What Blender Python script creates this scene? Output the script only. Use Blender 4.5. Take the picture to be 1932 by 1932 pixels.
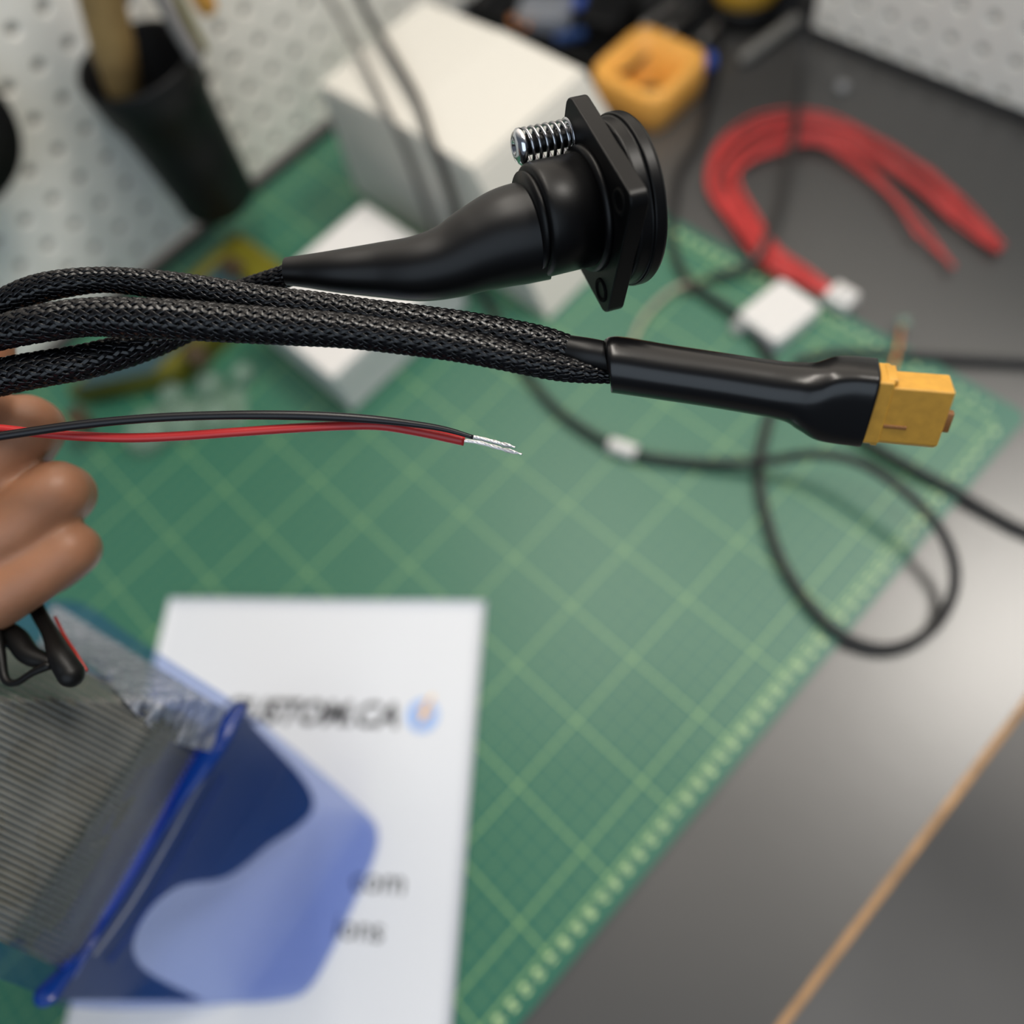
import bpy, math, random
import numpy as np
from mathutils import Vector, Matrix, noise

random.seed(4); rng = np.random.default_rng(4)
scene = bpy.context.scene
for o in list(bpy.data.objects): bpy.data.objects.remove(o)

# ------------------------------------------------------------------ camera
F = 1550.0; W = 1932.0
C = np.array([0.19935404, -0.03979724, 0.48745631])
R = np.array([[0.70526856, 0.68944497, -0.16511172],
              [0.57939987, -0.69475602, -0.42615709],
              [-0.40852423, 0.20488949, -0.88945391]])     # rows: right, down, forward
cam_d = bpy.data.cameras.new('camera'); cam = bpy.data.objects.new('camera', cam_d)
scene.collection.objects.link(cam)
M = Matrix(((R[0][0], -R[1][0], -R[2][0], C[0]), (R[0][1], -R[1][1], -R[2][1], C[1]),
            (R[0][2], -R[1][2], -R[2][2], C[2]), (0, 0, 0, 1)))
cam.matrix_world = M
cam_d.sensor_width = 36; cam_d.lens = F / W * 36; cam_d.clip_start = 0.01; cam_d.clip_end = 20
cam_d.dof.use_dof = True; cam_d.dof.focus_distance = 0.203; cam_d.dof.aperture_fstop = 4.3
scene.camera = cam

# ------------------------------------------------------------------ world, lights, exposure
wd = bpy.data.worlds.new('world'); scene.world = wd; wd.use_nodes = True
wnt = wd.node_tree; wb = wnt.nodes['Background']; wb.inputs[1].default_value = 1.0
wtc = wnt.nodes.new('ShaderNodeTexCoord'); wdot = wnt.nodes.new('ShaderNodeVectorMath'); wdot.operation = 'DOT_PRODUCT'
wnt.links.new(wtc.outputs['Generated'], wdot.inputs[0]); wdot.inputs[1].default_value = (-.50, .68, .53)   # the lit end of the room
wr = wnt.nodes.new('ShaderNodeValToRGB'); wnt.links.new(wdot.outputs['Value'], wr.inputs[0])
wr.color_ramp.elements[0].position = .30; wr.color_ramp.elements[0].color = (.08, .09, .11, 1)
wr.color_ramp.elements[1].position = .86; wr.color_ramp.elements[1].color = (1.35, 1.22, 1.06, 1)
we = wr.color_ramp.elements.new(.60); we.color = (.36, .35, .33, 1)
wnt.links.new(wr.outputs[0], wb.inputs[0])

def area(name, loc, target, sx, sy, power, col):
    l = bpy.data.lights.new(name, 'AREA'); l.shape = 'RECTANGLE'; l.size = sx; l.size_y = sy
    l.energy = power; l.color = col
    o = bpy.data.objects.new(name, l); scene.collection.objects.link(o)
    o.location = loc
    o.rotation_euler = (Vector(target) - Vector(loc)).to_track_quat('-Z', 'Y').to_euler()
    return o
area('ceiling_panel_light', (.54, 1.28, 2.2), (0.1, 0.2, 0), .58, .58, 34, (1.0, 0.95, 0.88))
area('window_light', (1.3, -1.35, 1.6), (0.0, 0.2, 0), 2.8, 2.0, 26, (0.74, 0.87, 1.0))
area('pegboard_fill_light', (-.20, .25, .84), (.05, .60, .03), .60, .10, 3.0, (1.0, 0.94, 0.85))  # added fill that brightens the back pegboard and upper bench, no known fixture

scene.view_settings.view_transform = 'Standard'; scene.view_settings.look = 'None'
scene.view_settings.gamma = 1; scene.view_settings.use_curve_mapping = False
scene.view_settings.exposure = 0.0
scene.cycles.max_bounces = 8; scene.cycles.transparent_max_bounces = 12

# ------------------------------------------------------------------ helpers
def ray(u, v): return R.T @ np.array([(u - 966) / F, (v - 966) / F, 1.0])
def P(u, v, z=0.0):
    d = ray(u, v); return C + (z - C[2]) / d[2] * d
def Q(u, v, d): return C + d * ray(u, v)
def px(r, d): return r * d / F            # radius in photo pixels at a depth -> metres
def camdir(x, y, z):
    d = R.T @ np.array([x, y, z], float); return d / np.linalg.norm(d)

def tag(o, label=None, cat=None, group=None, kind=None):
    if label: o['label'] = label
    if cat: o['category'] = cat
    if group: o['group'] = group
    if kind: o['kind'] = kind
    return o
def empty(name, loc, label=None, cat=None, group=None, kind=None):
    o = bpy.data.objects.new(name, None); scene.collection.objects.link(o)
    o.location = [float(c) for c in loc]; o.empty_display_size = 0.01
    return tag(o, label, cat, group, kind)
def mesh(name, V, Fs, mat, parent=None, smooth=True, uv=None):
    me = bpy.data.meshes.new(name)
    V = np.asarray(V, float)
    off = Vector((0, 0, 0))
    if parent is not None:
        q = parent
        while q is not None:
            off += Vector(q.location); q = q.parent
    V = V - np.array(off)
    me.from_pydata([tuple(v) for v in V], [], [tuple(int(i) for i in f) for f in Fs])
    me.update()
    if smooth: me.polygons.foreach_set('use_smooth', [True] * len(me.polygons))
    for m in (mat if isinstance(mat, (list, tuple)) else [mat]): me.materials.append(m)
    o = bpy.data.objects.new(name, me); scene.collection.objects.link(o)
    if parent is not None: o.parent = parent
    return o
def join(*parts):
    V = []; Fs = []; n = 0
    for v, f in parts:
        V += [tuple(p) for p in v]; Fs += [tuple(i + n for i in q) for q in f]; n += len(v)
    return V, Fs
def spline(pts, n):
    """Catmull-Rom through pts (k-dim), resampled evenly to n."""
    p = np.asarray(pts, float)
    p = np.vstack([2 * p[0] - p[1], p, 2 * p[-1] - p[-2]])
    out = []
    for i in range(1, len(p) - 2):
        for t in np.linspace(0, 1, 24, endpoint=False):
            a, b, c, d = p[i - 1], p[i], p[i + 1], p[i + 2]
            out.append(0.5 * (2 * b + (c - a) * t + (2 * a - 5 * b + 4 * c - d) * t * t + (3 * b - a - 3 * c + d) * t ** 3))
    out.append(p[-2]); out = np.array(out)
    s = np.r_[0, np.cumsum(np.linalg.norm(np.diff(out[:, :3], axis=0), axis=1))]
    t = np.linspace(0, s[-1], n)
    return np.stack([np.interp(t, s, out[:, k]) for k in range(out.shape[1])], 1), s[-1]
def frames(p, up=None):
    T = np.gradient(p, axis=0); T /= np.linalg.norm(T, axis=1)[:, None]
    n0 = np.array(up if up is not None else (0, 0, 1.0), float)
    if abs(n0 @ T[0]) > .95: n0 = np.array((1.0, 0, 0))
    N = np.zeros_like(p); n = n0
    for i in range(len(p)):
        n = n - (n @ T[i]) * T[i]; n = n / np.linalg.norm(n); N[i] = n
    return T, N, np.cross(T, N)
def tube_vf(pts, rad, n=60, seg=16, up=None, cap='flat', shape=None):
    """pts Nx3, rad scalar or per-point; cap flat/round"""
    pts = np.asarray(pts, float)
    r = np.full(len(pts), rad) if np.isscalar(rad) else np.asarray(rad, float)
    q, L = spline(np.c_[pts, r], n); p = q[:, :3]; r = q[:, 3]
    T, N, B = frames(p, up)
    if cap == 'round':
        k = 5; a = np.linspace(0, math.pi / 2, k, endpoint=False)
        p = np.vstack([[p[0] - T[0] * r[0] * math.cos(x) for x in a], p, [p[-1] + T[-1] * r[-1] * math.cos(x) for x in a[::-1]]])
        N = np.vstack([[N[0]] * k, N, [N[-1]] * k]); B = np.vstack([[B[0]] * k, B, [B[-1]] * k])
        r = np.r_[[r[0] * max(.05, math.sin(x)) for x in a], r, [r[-1] * max(.05, math.sin(x)) for x in a[::-1]]]
    V = []; Fs = []
    for i in range(len(p)):
        for j in range(seg):
            th = 2 * math.pi * j / seg
            cs, sn = math.cos(th), math.sin(th)
            if shape is not None: cs, sn = shape(i / (len(p) - 1), th)
            V.append(p[i] + r[i] * (cs * N[i] + sn * B[i]))
    for i in range(len(p) - 1):
        for j in range(seg):
            k = (j + 1) % seg
            Fs.append((i * seg + j, i * seg + k, (i + 1) * seg + k, (i + 1) * seg + j))
    Fs.append(tuple(range(seg - 1, -1, -1))); Fs.append(tuple((len(p) - 1) * seg + j for j in range(seg)))
    return V, Fs
def lathe_vf(c, axis, prof, seg=40, up=None):
    """prof: list of (along axis, radius)"""
    c = np.array(c, float); a = np.array(axis, float); a /= np.linalg.norm(a)
    n = np.array(up if up is not None else ((0, 0, 1.0) if abs(a[2]) < .9 else (1.0, 0, 0)), float)
    n -= (n @ a) * a; n /= np.linalg.norm(n); b = np.cross(a, n)
    V = []; Fs = []
    for s, r in prof:
        for j in range(seg):
            t = 2 * math.pi * j / seg
            V.append(c + a * s + r * (math.cos(t) * n + math.sin(t) * b))
    for i in range(len(prof) - 1):
        for j in range(seg):
            k = (j + 1) % seg
            Fs.append((i * seg + j, i * seg + k, (i + 1) * seg + k, (i + 1) * seg + j))
    if prof[0][1] > 1e-6: Fs.append(tuple(range(seg - 1, -1, -1)))
    if prof[-1][1] > 1e-6: Fs.append(tuple((len(prof) - 1) * seg + j for j in range(seg)))
    return V, Fs
def prism_vf(poly, c, ex, ey, ez, h0, h1):
    """poly 2D in ex,ey; extruded along ez from h0 to h1"""
    n = len(poly); V = []
    for h in (h0, h1):
        for x, y in poly: V.append(np.array(c) + x * ex + y * ey + h * ez)
    Fs = [tuple(range(n - 1, -1, -1)), tuple(range(n, 2 * n))]
    Fs += [(i, (i + 1) % n, n + (i + 1) % n, n + i) for i in range(n)]
    return V, Fs
def rrect(w, h, r, k=5):
    o = []
    for cx, cy, a0 in ((w / 2 - r, h / 2 - r, 0), (-w / 2 + r, h / 2 - r, 90), (-w / 2 + r, -h / 2 + r, 180), (w / 2 - r, -h / 2 + r, 270)):
        for i in range(k + 1):
            a = math.radians(a0 + 90 * i / k); o.append((cx + r * math.cos(a), cy + r * math.sin(a)))
    return o
def box_vf(x0, x1, y0, y1, z0, z1):
    V = [(x, y, z) for z in (z0, z1) for x, y in ((x0, y0), (x1, y0), (x1, y1), (x0, y1))]
    return V, [(3, 2, 1, 0), (4, 5, 6, 7), (0, 1, 5, 4), (1, 2, 6, 5), (2, 3, 7, 6), (3, 0, 4, 7)]
def bevel(o, w, seg=3, smooth_angle=40):
    m = o.modifiers.new('bevel', 'BEVEL'); m.width = w; m.segments = seg; m.limit_method = 'ANGLE'; m.angle_limit = math.radians(35)
    o.data.polygons.foreach_set('use_smooth', [True] * len(o.data.polygons))
    m.harden_normals = True
    return o
def autosmooth(o, ang=40):
    me = o.data
    import bmesh
    bm = bmesh.new(); bm.from_mesh(me)
    for e in bm.edges:
        e.smooth = not (len(e.link_faces) == 2 and e.calc_face_angle(0) > math.radians(ang))
    bm.to_mesh(me); bm.free(); return o

# ------------------------------------------------------------------ materials
def mat(name, col, rough=.5, metal=0, spec=.5, bump=None, noise_amt=0, nscale=20, coat=0, sss=0):
    m = bpy.data.materials.new(name); m.use_nodes = True; nt = m.node_tree
    b = nt.nodes['Principled BSDF']
    b.inputs['Base Color'].default_value = (*col, 1); b.inputs['Roughness'].default_value = rough
    b.inputs['Metallic'].default_value = metal; b.inputs['Specular IOR Level'].default_value = spec
    b.inputs['Coat Weight'].default_value = coat
    tc = nt.nodes.new('ShaderNodeTexCoord')
    if noise_amt:
        n = nt.nodes.new('ShaderNodeTexNoise'); n.inputs['Scale'].default_value = nscale; n.inputs['Detail'].default_value = 5
        nt.links.new(tc.outputs['Object'], n.inputs['Vector'])
        r = nt.nodes.new('ShaderNodeValToRGB')
        r.color_ramp.elements[0].position = .3; r.color_ramp.elements[1].position = .7
        r.color_ramp.elements[0].color = (*[c * (1 - noise_amt) for c in col], 1)
        r.color_ramp.elements[1].color = (*[min(1, c * (1 + noise_amt)) for c in col], 1)
        nt.links.new(n.outputs['Fac'], r.inputs['Fac']); nt.links.new(r.outputs['Color'], b.inputs['Base Color'])
    if bump:
        n = nt.nodes.new('ShaderNodeTexNoise'); n.inputs['Scale'].default_value = bump[0]; n.inputs['Detail'].default_value = 4
        nt.links.new(tc.outputs['Object'], n.inputs['Vector'])
        bp = nt.nodes.new('ShaderNodeBump'); bp.inputs['Strength'].default_value = bump[1]; bp.inputs['Distance'].default_value = bump[2]
        nt.links.new(n.outputs['Fac'], bp.inputs['Height']); nt.links.new(bp.outputs['Normal'], b.inputs['Normal'])
    if sss:
        b.inputs['Subsurface Weight'].default_value = sss; b.inputs['Subsurface Radius'].default_value = (.008, .003, .0015)
        b.inputs['Subsurface Scale'].default_value = .5
    return m
def film(name, tint, body, fac, rough=.18, bump=None):
    """thin plastic film: tinted see-through plus glossy body"""
    m = bpy.data.materials.new(name); m.use_nodes = True; nt = m.node_tree
    b = nt.nodes['Principled BSDF']; out = nt.nodes['Material Output']
    b.inputs['Base Color'].default_value = (*body, 1); b.inputs['Roughness'].default_value = rough
    t = nt.nodes.new('ShaderNodeBsdfTransparent'); t.inputs[0].default_value = (*tint, 1)
    mx = nt.nodes.new('ShaderNodeMixShader'); mx.inputs[0].default_value = fac
    nt.links.new(t.outputs[0], mx.inputs[1]); nt.links.new(b.outputs[0], mx.inputs[2]); nt.links.new(mx.outputs[0], out.inputs[0])
    if bump:
        tc = nt.nodes.new('ShaderNodeTexCoord')
        n = nt.nodes.new('ShaderNodeTexNoise'); n.inputs['Scale'].default_value = bump[0]
        nt.links.new(tc.outputs['Object'], n.inputs['Vector'])
        bp = nt.nodes.new('ShaderNodeBump'); bp.inputs['Strength'].default_value = bump[1]; bp.inputs['Distance'].default_value = bump[2]
        nt.links.new(n.outputs['Fac'], bp.inputs['Height']); nt.links.new(bp.outputs['Normal'], b.inputs['Normal'])
    return m

m_bench = mat('bench_laminate', (.056, .054, .052), .35, spec=1.0, noise_amt=.07, nscale=7, bump=(60, .05, .001))
m_wood = mat('bare_plywood', (.42, .24, .11), .6, noise_amt=.25, nscale=60)
m_floor = mat('grey_floor', (.16, .155, .15), .5, noise_amt=.08, nscale=4)
m_peg = mat('white_pegboard', (.90, .87, .80), .5)
m_back = mat('shaded_hole_floor', (.30, .29, .27), .7)  # grey hole floors: the shade inside the recesses put into the colour
m_dark = mat('dark_board_and_gap_shadow', (.02, .02, .022), .6)
m_card = mat('white_carton', (.66, .63, .565), .55, bump=(90, .05, .001))
m_card_in = mat('carton_shade_tape', (.70, .68, .62), .5)
m_white = mat('white_plastic', (.70, .68, .66), .35)
m_rubber = mat('black_cable_rubber', (.012, .012, .013), .42, spec=.4)
m_jacket = mat('black_jacket', (.003, .003, .003), .45, spec=.25)
m_greyc = mat('grey_cable_rubber', (.10, .095, .09), .45)
m_cup = mat('black_cup_plastic', (.006, .006, .0065), .5, spec=.3)
m_orange = mat('orange_plastic', (.90, .44, .085), .45, noise_amt=.04)
m_olive = mat('olive_plastic', (.125, .112, .006), .45, noise_amt=.3, nscale=18)
m_slate = mat('slate_plastic', (.035, .075, .085), .4)
m_brown = mat('brown_plastic', (.05, .03, .012), .5)
m_red = mat('red_silicone', (.44, .022, .022), .38)
m_redb = mat('red_bundle_insulation', (.56, .05, .047), .4)
m_shrink = mat('heat_shrink', (.002, .002, .0025), .25, spec=.48, bump=(900, .03, .0002))
m_shrink2 = mat('heat_shrink_matt', (.0025, .0025, .003), .38, spec=.28)
m_black = mat('black_abs', (.0015, .0015, .0018), .38, spec=.22, bump=(1500, .12, .0001))
m_braid = mat('braided_filament', (.003, .003, .004), .26, spec=.40)
m_core = mat('braid_core', (.002, .002, .002), .8, spec=.1)
m_yel = mat('amber_nylon', (.56, .285, .035), .38, spec=.5, noise_amt=.10, nscale=400, sss=0)
m_tab = mat('dark_amber_nylon', (.25, .10, .02), .5)
m_chrome = mat('chrome', (.75, .76, .80), .14, metal=1)
m_tin = mat('tinned_copper', (.75, .74, .74), .25, metal=1)
m_steel = mat('brushed_steel', (.40, .38, .36), .4, metal=1)
m_skin = mat('skin', (.33, .15, .078), .5, noise_amt=.10, nscale=60, bump=(500, .15, .0004), sss=.25)
m_paper = mat('paper', (.70, .72, .76), .7)
m_ink = mat('ink', (.03, .03, .035), .6)
m_lblue = mat('logo_blue', (.30, .46, .80), .6)
m_bolt = mat('logo_bolt', (.95, .55, .12), .6)
m_copper = mat('copper', (.75, .30, .10), .35, metal=1)
m_blue = mat('blue_plastic', (.02, .08, .42), .4)
m_beige = mat('beige_wire', (.40, .34, .25), .5)
m_navy = mat('navy_card', (.002, .050, .17), .5)
m_fold = film('blue_fold', (.05, .15, .6), (.004, .045, .28), .75, .22, bump=(60, .6, .003))
m_film = film('blue_film', (.75, .80, .95), (.06, .13, .45), .09, .2, bump=(45, .5, .004))
m_rib = film('ribbed_film', (.78, .80, .78), (.34, .34, .31), .36, .2)
m_clear = film('clear_film', (.80, .86, .82), (.45, .6, .5), .22, .15, bump=(80, .4, .003))
m_crinkle = film('crinkled_film', (.6, .65, .8), (.55, .57, .60), .45, .15, bump=(120, .9, .004))

def mat_grid():
    m = bpy.data.materials.new('cutting_mat_green'); m.use_nodes = True; nt = m.node_tree; L = nt.links
    b = nt.nodes['Principled BSDF']; b.inputs['Roughness'].default_value = .44; b.inputs['Specular IOR Level'].default_value = .65
    tc = nt.nodes.new('ShaderNodeTexCoord'); sp = nt.nodes.new('ShaderNodeSeparateXYZ'); L.new(tc.outputs['Object'], sp.inputs[0])
    def mth(op, a, bb=None, c=None):
        n = nt.nodes.new('ShaderNodeMath'); n.operation = op
        for i, x in enumerate((a, bb, c)):
            if x is None: continue
            if isinstance(x, (int, float)): n.inputs[i].default_value = x
            else: L.new(x, n.inputs[i])
        return n.outputs[0]
    X, Y = sp.outputs[0], sp.outputs[1]
    def lines(c, per, w, off=0.0):                       # distance to the nearest multiple of per < w/2
        f = mth('MODULO', mth('ADD', c, 50 * per + per / 2 + off), per)
        return mth('LESS_THAN', mth('ABSOLUTE', mth('SUBTRACT', f, per / 2)), w / 2)
    def at(c, x, w): return mth('LESS_THAN', mth('ABSOLUTE', mth('SUBTRACT', c, x)), w / 2)
    major = mth('MAXIMUM', lines(X, .05, .0012), lines(Y, .05, .0012))
    mid = mth('MAXIMUM', lines(X, .01, .00045), lines(Y, .01, .00045))
    half = mth('MAXIMUM', lines(X, .005, .0002), lines(Y, .005, .0002))
    inside = mth('MULTIPLY', mth('LESS_THAN', X, .169), mth('LESS_THAN', Y, .3165))
    frame = mth('MAXIMUM', mth('MULTIPLY', at(X, .169, .0012), mth('LESS_THAN', Y, .3165)), mth('MULTIPLY', at(Y, .3165, .0012), mth('LESS_THAN', X, .169)))
    fac = mth('MAXIMUM', mth('MULTIPLY', major, .75), mth('MAXIMUM', mth('MULTIPLY', mid, .45), mth('MULTIPLY', half, .2)))
    fac = mth('MAXIMUM', mth('MULTIPLY', fac, inside), mth('MULTIPLY', frame, .8))
    n = nt.nodes.new('ShaderNodeTexNoise'); n.inputs['Scale'].default_value = 9; L.new(tc.outputs['Object'], n.inputs['Vector'])
    base = nt.nodes.new('ShaderNodeMix'); base.data_type = 'RGBA'; L.new(n.outputs['Fac'], base.inputs[0])
    base.inputs[6].default_value = (.013, .115, .072, 1); base.inputs[7].default_value = (.018, .128, .082, 1)
    mx = nt.nodes.new('ShaderNodeMix'); mx.data_type = 'RGBA'; L.new(fac, mx.inputs[0]); L.new(base.outputs[2], mx.inputs[6])
    mx.inputs[7].default_value = (.27, .46, .17, 1)
    L.new(mx.outputs[2], b.inputs['Base Color'])
    return m
m_mat = mat_grid()
m_print = mat('mat_numeral_ink', (.60, .78, .38), .5)

# ------------------------------------------------------------------ the place
tag(mesh('floor', *box_vf(-1.6, 1.8, -1.8, .9, -.78, -.75), m_floor, smooth=False), kind='structure')
WX = -.423; WY = .560
FL = []
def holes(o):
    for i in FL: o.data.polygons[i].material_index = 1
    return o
def pegboard(name, org, eu, ew, nrm, nu, nw, o_u, o_w, pitch=.0254, rh=.0042, depth=.0045, thick=.006, parent=None):
    """perforated board: grid of square cells each with a round recess, plus back and sides"""
    org, eu, ew, nrm = [np.array(a, float) for a in (org, eu, ew, nrm)]
    V = []; Fs = []; K = 16; idx = {}; FL.clear()
    def add(p): V.append(p); return len(V) - 1
    def corner(i, j, k):                             # border vertices of a cell, shared
        h = pitch / 2; t = k / 4
        side = [((-h, -h), (h, -h)), ((h, -h), (h, h)), ((h, h), (-h, h)), ((-h, h), (-h, -h))][k // 4]
        s = (k % 4) / 4
        x = side[0][0] * (1 - s) + side[1][0] * s; y = side[0][1] * (1 - s) + side[1][1] * s
        key = (round((i * pitch + x) / pitch * 8), round((j * pitch + y) / pitch * 8))
        if key not in idx: idx[key] = add(org + eu * (o_u + i * pitch + x) + ew * (o_w + j * pitch + y))
        return idx[key]
    for i in range(nu):
        for j in range(nw):
            c = org + eu * (o_u + i * pitch) + ew * (o_w + j * pitch)
            out = [corner(i, j, k) for k in range(16)]
            def ring(r, d):
                rr = []
                for k in range(16):
                    a = math.radians(-135 + 22.5 * k)
                    rr.append(add(c + r * (math.cos(a) * eu + math.sin(a) * ew) - nrm * d))
                return rr
            rings = [out, ring(rh + .0012, 0), ring(rh, .0009), ring(rh * .96, depth)]
            for a, b in zip(rings, rings[1:]):
                for k in range(16): Fs.append((a[k], a[(k + 1) % 16], b[(k + 1) % 16], b[k]))
            FL.append(len(Fs)); Fs.append(tuple(rings[-1]))
    h = pitch / 2
    a0, a1 = o_u - h, o_u + (nu - 1) * pitch + h; b0, b1 = o_w - h, o_w + (nw - 1) * pitch + h
    q = [add(org + eu * a + ew * b - nrm * d) for d in (0, thick) for a, b in ((a0, b0), (a1, b0), (a1, b1), (a0, b1))]
    Fs += [(q[i], q[4 + i], q[4 + (i + 1) % 4], q[(i + 1) % 4]) for i in range(4)] + [(q[4], q[5], q[6], q[7])]
    return V, Fs
V, Fs = pegboard('wall_left', (WX, 0, 0), (0, 1, 0), (0, 0, 1), (1, 0, 0), 39, 16, -.0135 - 14 * .0254, .0245)
wl = tag(autosmooth(holes(mesh('wall_left', V, Fs, (m_peg, m_back))), 20), kind='structure')
tag(mesh('wall_back', *box_vf(-.43, .75, WY + .007, WY + .03, -.02, .40), m_dark, smooth=False), kind='structure')
V, Fs = pegboard('pegboard', (0, WY, 0), (1, 0, 0), (0, 0, 1), (0, -1, 0), 24, 13, -.0015 - 5 * .0254, .0100)
tag(autosmooth(holes(mesh('pegboard_panel', V, Fs, (m_peg, m_back))), 20), 'white pegboard panel standing at the back right end of the workbench', 'pegboard')
tag(mesh('gap_shadow_left', *box_vf(WX - .004, WX + .0030, -.42, WY, -.003, .004), m_dark, smooth=False), kind='structure')  # black strip standing in for the shadow gap below the left board
tag(mesh('gap_shadow_back', *box_vf(-.418, .70, WY - .0025, WY + .0065, -.003, .005), m_dark, smooth=False), kind='structure')  # likewise a painted shadow line where the back board meets the bench

# workbench
EX = .277
bench = empty('workbench', (0, 0, -.003), 'grey laminate workbench with a bare wood front edge under the green mat', 'workbench')
mesh('bench_top', *box_vf(-.43, EX - .0045, -.9, WY + .03, -.028, -.003), m_bench, bench, smooth=False)
# edge strip: slightly ragged bevelled bare wood
V = []; Fs = []; n = 260
for i in range(n):
    y = -.9 + (WY + .93) * i / (n - 1)
    w = .0006 * noise.noise(Vector((y * 40, 3, 1))) + (.0022 * max(0, noise.noise(Vector((y * 55, 7, 2)))) if -.02 < y < .12 else 0)
    V += [(EX - .0046 - w * 1.3, y, -.00295), (EX - .0008 + w * .3, y, -.0042), (EX, y, -.006), (EX, y, -.028), (EX - .0046, y, -.028)]
for i in range(n - 1):
    for j in range(5): Fs.append((i * 5 + j, i * 5 + (j + 1) % 5, i * 5 + 5 + (j + 1) % 5, i * 5 + 5 + j))
Fs += [(0, 1, 2, 3, 4), tuple((n - 1) * 5 + k for k in (4, 3, 2, 1, 0))]
tag(mesh('edge_strip', V, Fs, m_wood, bench, smooth=False), 'bare plywood edge strip')
for lx, ly in ((-.38, -.84), (.22, -.84), (-.38, .5), (.22, .5)):
    mesh('leg', *box_vf(lx - .02, lx + .02, ly - .02, ly + .02, -.75, -.028), m_steel, bench, smooth=False)

# cutting mat
cm = empty('cutting_mat', (0, 0, -.003), 'large green cutting mat with a pale yellow grid lying on the workbench', 'cutting mat')
poly = [(x, y) for x, y in rrect(.600, .90, .008)]
X, Y, Z = np.eye(3)
o = mesh('mat_sheet', *prism_vf(poly, (-.1175, -.117, 0), X, Y, Z, -.0028, 0), m_mat, cm, smooth=False)
o.data.transform(Matrix.Translation((0, 0, 0)))

def text_vf(s, size, origin, ex, ey, ez, shear=0, bold=0, align='RIGHT', height=0.00008):
    cu = bpy.data.curves.new('t', 'FONT'); cu.body = s; cu.size = 1; cu.align_x = align; cu.shear = shear
    cu.offset = bold; cu.extrude = height / size; cu.resolution_u = 3
    ob = bpy.data.objects.new('t', cu); scene.collection.objects.link(ob)
    bpy.context.view_layer.update()
    me = ob.evaluated_get(bpy.context.evaluated_depsgraph_get()).to_mesh()
    V = [np.array(origin) + size * (v.co.x * ex + v.co.y * ey + v.co.z * ez) for v in me.vertices]
    Fs = [tuple(p.vertices) for p in me.polygons]
    bpy.data.objects.remove(ob); bpy.data.curves.remove(cu)
    return V, Fs
parts = []
for k in range(0, 62):
    y = .31 - k * .01
    parts.append(text_vf(str(k), .0062, (.1735, y - .002, .0001), Y * 0 + X, Y, Z, align='CENTER', bold=.02))
for k in range(1, 60):
    x = .16 - (k - 1) * .01
    if x < -.40: break
    parts.append(text_vf(str(k), .0062, (x, .3215, .0001), X, Y, Z, align='CENTER', bold=.02))
mesh('printed_numbers', *join(*parts), m_print, cm, smooth=False)

# ------------------------------------------------------------------ big white carton at the back
bx = empty('carton_box', (-.24, .26, 0), 'large white carton box with taped centre seam at the back of the mat', 'box')
zt = .108
tx0, tx1, ty0, ty1 = -.337, -.166, .207, .318
bV = [(-.343, .203, 0), (-.113, .203, 0), (-.116, .336, 0), (-.343, .336, 0), (tx0, ty0, zt - .006), (tx1, ty0, zt), (tx1, ty1, zt), (tx0, ty1, zt - .006)]
bevel(mesh('body', bV, [(3, 2, 1, 0), (0, 1, 5, 4), (1, 2, 6, 5), (2, 3, 7, 6), (3, 0, 4, 7), (4, 5, 6, 7)], m_card, bx), .002)
sx = -.2505
o = mesh('top_flap', *box_vf(tx0 + .001, sx - .0012, ty0 + .001, ty1 - .001, zt - .001, zt + .0014), m_card, bx); bevel(o, .0008)
for vt in o.data.vertices:
    if vt.co.x + bx.location.x < tx0 + .01: vt.co.z -= .006
o = mesh('top_flap', *box_vf(sx + .0005, tx1 - .001, ty0 + .001, ty1 - .001, zt - .001, zt + .0028), m_card, bx); bevel(o, .0008)

# small white box
sb = empty('small_white_box', (-.223, .115, 0), 'small low white box in the middle of the green mat', 'box')
o = mesh('base', *box_vf(-.2765, -.1725, .0545, .176, 0, .030), m_white, sb); bevel(o, .002)
o = mesh('lid', *box_vf(-.2775, -.1715, .0535, .177, .026, .046), m_white, sb); bevel(o, .0025)

# orange square ring
og = empty('orange_holder', (-.209, .429, -.003), 'orange square plastic holder with a tapered hole beside the white carton', 'holder')
V = []; Fs = []; cx, cy = -.2085, .4295
rings = [(.070, .066, .012, -.003), (.073, .069, .014, .010), (.076, .072, .016, .027), (.070, .066, .014, .031), (.058, .054, .012, .029), (.044, .040, .010, .016), (.030, .026, .008, .002), (.028, .024, .008, -.002)]
for w, h, r, z in rings:
    V += [(cx + x, cy + y, z) for x, y in rrect(w, h, r, 6)]
K = 28
for i in range(len(rings) - 1):
    for j in range(K): Fs.append((i * K + j, i * K + (j + 1) % K, (i + 1) * K + (j + 1) % K, (i + 1) * K + j))
Fs += [tuple(range(K - 1, -1, -1)), tuple((len(rings) - 1) * K + j for j in range(K))]
mesh('holder_body', V, Fs, m_orange, og)
V, Fs = lathe_vf((cx, cy, -.0018), (0, 0, 1), [(0, .009), (.004, .010), (.006, .006), (.0065, 0)], 12)
tag(mesh('brown_mass', V, Fs, m_brown), 'brown lump lying inside the hole of the orange holder', 'mass')  # brown mass that makes the bottom of the hole darker

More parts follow.
